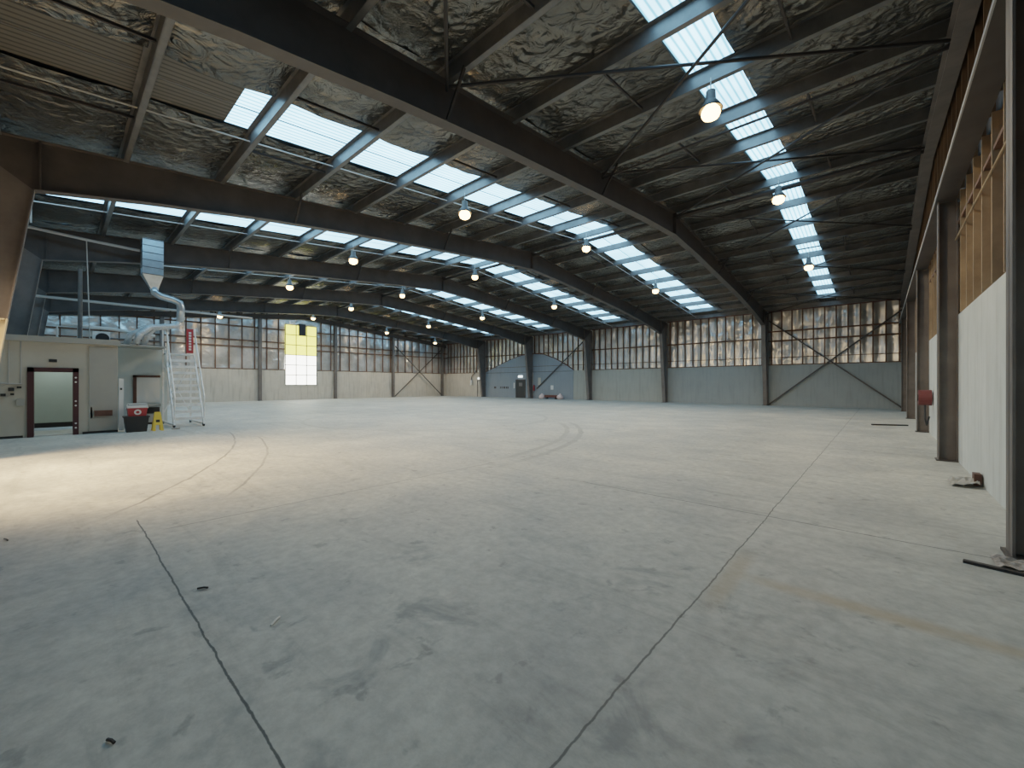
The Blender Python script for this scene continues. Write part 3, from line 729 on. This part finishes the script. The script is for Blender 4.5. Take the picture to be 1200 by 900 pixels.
# ------------------------------------------------------------------ rolling stairs
SX0, SX1, SY0, SY1 = -19.15, -21.2, 2.86, 3.74
st = thing('rolling_stairs', ((SX0 + SX1) / 2, (SY0 + SY1) / 2, 0), 'white aluminium rolling platform stairs beside the cabin wing', 'stairs')
NT = 11; TOPZ = 2.82
def sx(k): return SX0 + (SX1 + .35 - SX0) * k / NT
for k in range(1, NT + 1):
    z = .12 + (TOPZ - .12) * k / (NT)
    x = sx(k)
    if k < NT: MB().box(x - .11, x + .11, SY0 + .04, SY1 - .04, z - .10, z).build('tread', M['alu'], st)
MB().box(SX1 - .4, sx(NT) + .1, SY0, SY1, TOPZ - .05, TOPZ).build('platform', M['alu'], st)
for y in (SY0, SY1):
    MB().bar((SX0 + .02, y, .08), (sx(NT), y, TOPZ - .02), .05, .12).build('stringer', M['alu'], st)
    MB().tube([(SX0 + .05, y, .3), (SX0 + .05, y, 1.15), (sx(NT) + .05, y, TOPZ + 1.0), (SX1 - .38, y, TOPZ + 1.0), (SX1 - .38, y, TOPZ)], .025, 8).build('handrail', M['alu'], st)
    MB().bar((SX1 - .3, y, .1), (SX1 - .3, y, TOPZ), .06, .06).build('back_leg', M['alu'], st)
    MB().bar((SX0 - .05, y, .1), (SX1 - .4, y, .1), .06, .07).build('base_bar', M['alu'], st)
    MB().tube([(sx(5), y, .12 + TOPZ * 5 / NT), (sx(5), y, .12 + TOPZ * 5 / NT + .62)], .018, 6).build('rail_post', M['alu'], st)
    MB().tube([(sx(9), y, .12 + TOPZ * 9 / NT), (sx(9), y, .12 + TOPZ * 9 / NT + .9)], .018, 6).build('rail_post', M['alu'], st)
    for x in (SX0 - .05, SX1 - .3):
        MB().tube([(x, y - .03, .07), (x, y + .03, .07)], .07, 14).build('caster', M['black'], st)
MB().bar((SX1 - .3, SY0, .4), (SX1 - .3, SY1, 2.4), .03, .04).bar((SX1 - .3, SY1, .4), (SX1 - .3, SY0, 2.4), .03, .04).build('cross_brace', M['alu'], st)
bn = thing('red_banner', (sx(NT), SY1 - .08, TOPZ), 'narrow red vertical warning banner tied to the top of the rolling stairs', 'banner')
bx = sx(NT) + .12
MB().box(bx - .015, bx + .01, SY1 - .26, SY1 - .04, TOPZ + .02, TOPZ + 1.0).build('cloth', M['red'], bn)
mb = MB()
for k in range(7): mb.box(bx + .012, bx + .016, SY1 - .19, SY1 - .11, TOPZ + .14 + k * .11, TOPZ + .21 + k * .11)
mb.build('lettering', M['white'], bn)

# ------------------------------------------------------------------ tub, cool box, wet floor sign
TX, TY = -18.6, 1.78
tub = thing('black_tub', (TX, TY, 0), 'black plastic tub on the floor beside the cabin, under the red cool box', 'tub')
def taper(x, y, z0, z1, a0, b0, a1, b1, mi=0, mb=None):
    mb = mb or MB()
    v = [(x - a0, y - b0, z0), (x + a0, y - b0, z0), (x + a0, y + b0, z0), (x - a0, y + b0, z0), (x - a1, y - b1, z1), (x + a1, y - b1, z1), (x + a1, y + b1, z1), (x - a1, y + b1, z1)]
    return mb.add(v, [(0,3,2,1),(4,5,6,7),(0,1,5,4),(1,2,6,5),(2,3,7,6),(3,0,4,7)], mi)
taper(TX, TY, 0, .50, .19, .25, .24, .30).build('body', M['black'], tub)
MB().box(TX - .26, TX + .26, TY - .32, TY + .32, .48, .53).build('rim', M['black'], tub)
cb = thing('cool_box', (TX, TY, .53), 'red cool box with white lid and round white badge, on the black tub', 'cool box')
taper(TX, TY + .02, .53, .80, .15, .22, .17, .25).build('body', M['red'], cb)
MB().box(TX - .18, TX + .18, TY - .24, TY + .28, .80, .87).build('lid', M['white'], cb)
MB().tube([(TX + .165, TY + .02, .66), (TX + .19, TY + .02, .66)], .09, 18).build('badge', M['white'], cb)
MB().tube([(TX + .19, TY + .02, .66), (TX + .196, TY + .02, .66)], .045, 12).build('badge_mark', M['red'], cb)
MB().tube([(TX, TY - .26, .78), (TX, TY - .22, .93), (TX, TY + .26, .93), (TX, TY + .30, .78)], .012, 6).build('handle', M['white'], cb)
ws = thing('floor_sign', (TX + .1, TY + .53, 0), 'yellow folding floor sign standing right of the black tub', 'sign')
for s in (-1, 1):
    mb = MB(); xo, yc = TX + .1, TY + .53
    def P(f, h, dx): return (xo + s * (.17 - .15 * h / .64) + dx, yc + f * (.15 - .07 * h / .64), h)
    for q in ((-1, -.45, 0, .2), (.45, 1, 0, .2), (-1, 1, .2, .64)):
        a, c, h0, h1 = q
        mb.add([P(a, h0, 0), P(c, h0, 0), P(c, h1, 0), P(a, h1, 0), P(a, h0, .02), P(c, h0, .02), P(c, h1, .02), P(a, h1, .02)],
               [(0,1,2,3),(7,6,5,4),(0,4,5,1),(1,5,6,2),(2,6,7,3),(3,7,4,0)])
    mb.build('leaf', M['yellow'], ws)
MB().box(TX + .215, TX + .222, TY + .48, TY + .58, .28, .38).build('symbol', M['black'], ws)
tag(MB().tube([(TX + .05, TY + .92, .03), (TX + .05, TY + 1.15, .03)], .03, 8).build('hose_end', M['panelgrey']), 'short grey hose end on the floor left of the rolling stairs', 'hose')

# ------------------------------------------------------------------ far wall doorway and small things
door = sroot('door_1', (-30.9, YF - .1, 0))
MB().box(-31.55, -30.25, YF - .13, YF - .08, 0, 2.05).build('door_leaf', M['greydoor'], door)
MB().box(-31.62, -31.55, YF - .16, YF - .08, 0, 2.12).box(-30.25, -30.18, YF - .16, YF - .08, 0, 2.12).box(-31.62, -30.18, YF - .16, YF - .08, 2.05, 2.12).build('door_frame', M['steel'], door)
MB().box(-31.1, -30.6, YF - .14, YF - .13, 1.35, 1.75).build('door_glass', M['galv'], door)
tag(MB().box(-31.2, -30.6, YF - .2, YF - .085, 2.35, 2.58).build('exit_light', M['signglow']), 'small lit exit light above the dark door on the far wall', 'light')
tag(MB().box(-31.95, -31.8, YF - .14, YF - .08, 1.1, 1.75).build('notice', M['white']), 'narrow pale notice left of the dark door', 'notice')
ex = thing('fire_extinguisher', (-28.8, YF - .26, .85), 'dark red fire extinguisher on the far wall right of the dark door', 'extinguisher')
MB().lathe((-28.8, YF - .26, .85), [(0, 0), (.1, .02), (.1, .5), (.05, .6), (.04, .66), (0, .66)], 12).build('body', M['red'], ex, smooth=True)
MB().tube([(-28.8, YF - .26, 1.5), (-28.68, YF - .28, 1.45), (-28.66, YF - .28, 1.05)], .02, 6).build('hose', M['black'], ex)
tag(MB().box(-28.3, -27.9, YF - .15, YF - .115, 1.5, 2.3).build('notice', M['cream']), 'tall cream notice on the blue panel above the extinguisher', 'notice')
tag(MB().box(-26.55, -26.2, YF - .15, YF - .115, 1.0, 1.45).build('notice', M['white']), 'small white notice alone on the blue grey panel right of the brace', 'notice')
tag(MB().tube([(-29.0, YF - .14, .3), (-29.0, YF - .14, 2.9)], .035, 8).build('wall_pipe', M['pipe']), 'pale vertical pipe on the blue grey panel right of the column', 'pipe')
mb = MB()                                        # faded stencil on the blue panel
for (x, w) in ((-35.2, .35), (-34.2, .14), (-33.95, .16), (-33.65, .3), (-33.25, .25), (-32.95, .16)):
    mb.box(x, x + w, YF - .083, YF - .081, 1.05, 1.3)
o = mb.build('faded_stencil', M['steel'], far); o['label'] = 'faded dark lettering on the blue grey panel'
def sack(x, y, lab, sc=1.):
    t = MB()
    prof = [(0, 0), (.26, .02), (.32, .16), (.29, .34), (.17, .46), (.09, .5), (.13, .58), (0, .58)]
    t.lathe((x, y, 0), [(r * sc, z * sc) for r, z in prof], 14)
    o = t.build('sack', M['pinkwhite'], smooth=True)
    for v in o.data.vertices:
        n = noise.noise((v.co.x * 4, v.co.y * 4, v.co.z * 4)) * .05; v.co.x += n; v.co.y += n
    return tag(o, lab, 'sack', 'pinkish sacks by the far wall')
sack(-27.35, YF - .65, 'pinkish white sack at the left end of the low red board, far wall')
sack(-24.95, YF - .65, 'pinkish white sack at the right end of the low red board, far wall', 1.05)
bd = thing('low_red_board', (-26.1, YF - .6, 0), 'low dark red board on blocks between two sacks at the far wall', 'board')
MB().box(-26.95, -25.35, YF - .75, YF - .45, .18, .42).build('plank', M['redsteel'], bd)
for x in (-26.8, -25.6): MB().box(x, x + .15, YF - .75, YF - .45, 0, .18).build('block', M['black'], bd)
# corner fittings
cp = thing('corner_conduit', (-39.0, YF - .12, 0), 'dark looped conduit ending in a white box, left corner of the far wall', 'conduit')
MB().tube([(-38.3, YF - .2, 3.3), (-38.6, YF - .2, 2.95), (-39.1, YF - .2, 2.6), (-39.2, YF - .2, 2.1)], .05, 8).build('pipe', M['steel'], cp)
MB().box(-39.4, -39.05, YF - .26, YF - .14, 1.45, 2.1).build('white_box', M['white'], cp)
d2 = sroot('door_2', (-37.7, YF - .1, 0))
MB().box(-38.1, -37.4, YF - .1, YF - .06, 0, 2.0).build('door_leaf', M['conc_left'], d2)
MB().box(-38.18, -38.1, YF - .13, YF - .06, 0, 2.08).box(-37.4, -37.32, YF - .13, YF - .06, 0, 2.08).box(-38.18, -37.32, YF - .13, YF - .06, 2.0, 2.08).build('door_frame', M['steel'], d2)
tag(MB().box(-38.0, -37.5, YF - .2, YF - .07, 2.2, 2.4).build('exit_light', M['signglow']), 'small lit exit light above the narrow corner door', 'light')

# right wall things
hr = thing('hose_reel', (XR - .22, 18.0, 1.1), 'dark red fire hose reel on the right wall beyond the second column', 'hose reel')
MB().tube([(XR - .34, 17.8, 1.18), (XR - .05, 17.8, 1.18)], .24, 20).build('drum', M['darkred'], hr)
MB().tube([(XR - .36, 17.8, 1.18), (XR - .34, 17.8, 1.18)], .1, 12).build('hub', M['black'], hr)
MB().tube([(XR - .2, 17.7, .95), (XR - .2, 17.6, .55), (XR - .16, 17.75, .35), (XR - .1, 17.85, .6)], .025, 8).build('hose', M['black'], hr)
sc = thing('crumpled_paper', (.95, 9.6, 0), 'crumpled pale paper scrap on the floor at the foot of the right wall', 'paper scrap')
mb = MB(); mb.grid(lambda u, v: (.82 + .30 * u, 9.35 + .55 * v, .02 + .10 * abs(noise.noise((u * 3, v * 4, 5))) + .05 * u), 7, 8); mb.build('sheet', M['panelgrey'], sc)
MB().box(1.08, 1.16, 9.55, 9.75, .02, .2).build('dark_fold', M['brownwood'], sc)
tag(MB().bar((-.25, 21.2, .025), (.75, 21.7, .025), .14, .05).build('floor_plank', M['darktube']), 'dark thin plank lying on the floor near the third right column', 'plank')
tag(MB().bar((.55, 5.45, .012), (1.1, 5.35, .012), .05, .024).build('floor_strip', M['darktube']), 'dark metal strip on the floor at the foot of the nearest right column', 'metal strip')
lt = MB(); lt.grid(lambda u, v: (.75 + .32 * u, 5.45 + .35 * v, .008 + .06 * abs(noise.noise((u * 5, v * 5, 9)))), 8, 8)
tag(lt.build('dry_leaf_litter', mat('litter', (.36, .32, .29), .8, 0, .35, 25.)), 'pale dry litter heaped at the foot of the nearest right column', 'litter')
# small scraps on the floor, placed in the room
def scrap(x, y, l, ang, m, lab, name='stick'):
    c, s_ = math.cos(ang) * l / 2, math.sin(ang) * l / 2
    tag(MB().tube([(x - c, y - s_, .009), (x + c * .2, y + s_ * .2, .014), (x + c, y + s_, .009)], .007, 6).build(name, M[m]), lab, 'scrap', 'scraps on the floor')
scrap(-3.93, .76, .075, .9, 'darktube', 'dark brown stick on the floor left of the near floor joint')
scrap(-2.32, .17, .07, .9, 'redsteel', 'dark red stick on the floor at the lower left')
scrap(-2.55, .16, .05, .4, 'darktube', 'short dark stick left of the red stick on the floor')
scrap(-3.02, .98, .10, 2.3, 'white', 'thin white splinter on the floor right of the near joint')
scrap(-6.65, -.35, .09, .3, 'darktube', 'dark speck of wood on the sunlit floor at far left')
scrap(-.35, 1.05, .04, .8, 'darktube', 'tiny dark chip right of the long floor joint', 'chip')

# ------------------------------------------------------------------ light and camera
w = bpy.data.worlds.new('World'); scn.world = w; w.use_nodes = True
bg = w.node_tree.nodes['Background']
sky = w.node_tree.nodes.new('ShaderNodeTexSky'); sky.sky_type = 'NISHITA'; sky.sun_disc = False; sky.sun_elevation = math.radians(38); sky.sun_rotation = math.radians(200)
w.node_tree.links.new(sky.outputs[0], bg.inputs['Color']); bg.inputs['Strength'].default_value = .12
# warm daylight through the yard doorway in the near wall
l = bpy.data.lights.new('yard_daylight', 'AREA'); l.shape = 'RECTANGLE'; l.size = 5.2; l.size_y = 3.6; l.energy = 340; l.color = (1, .68, .36); l.spread = math.radians(95)
o = bpy.data.objects.new('yard_daylight', l); COL.objects.link(o); o.location = (-11, YN - .7, 2.9)
o.rotation_euler = (Vector((-10.8, 1.6, 0)) - Vector(o.location)).to_track_quat('-Z', 'Y').to_euler()

cam = bpy.data.cameras.new('Camera'); cam.sensor_width = 36; cam.lens = 36 * 480 / 1200; cam.clip_start = .05; cam.clip_end = 200
co = bpy.data.objects.new('Camera', cam); COL.objects.link(co)
co.location = (0, 0, 1.6); co.rotation_euler = (math.radians(90), 0, math.radians(42))
scn.camera = co
scn.view_settings.view_transform = 'Filmic'
scn.view_settings.look = 'None'
scn.view_settings.exposure = 0.5
scn.cycles.use_denoising = True
scn.cycles.max_bounces = 6
scn.cycles.diffuse_bounces = 4
scn.cycles.sample_clamp_indirect = 4
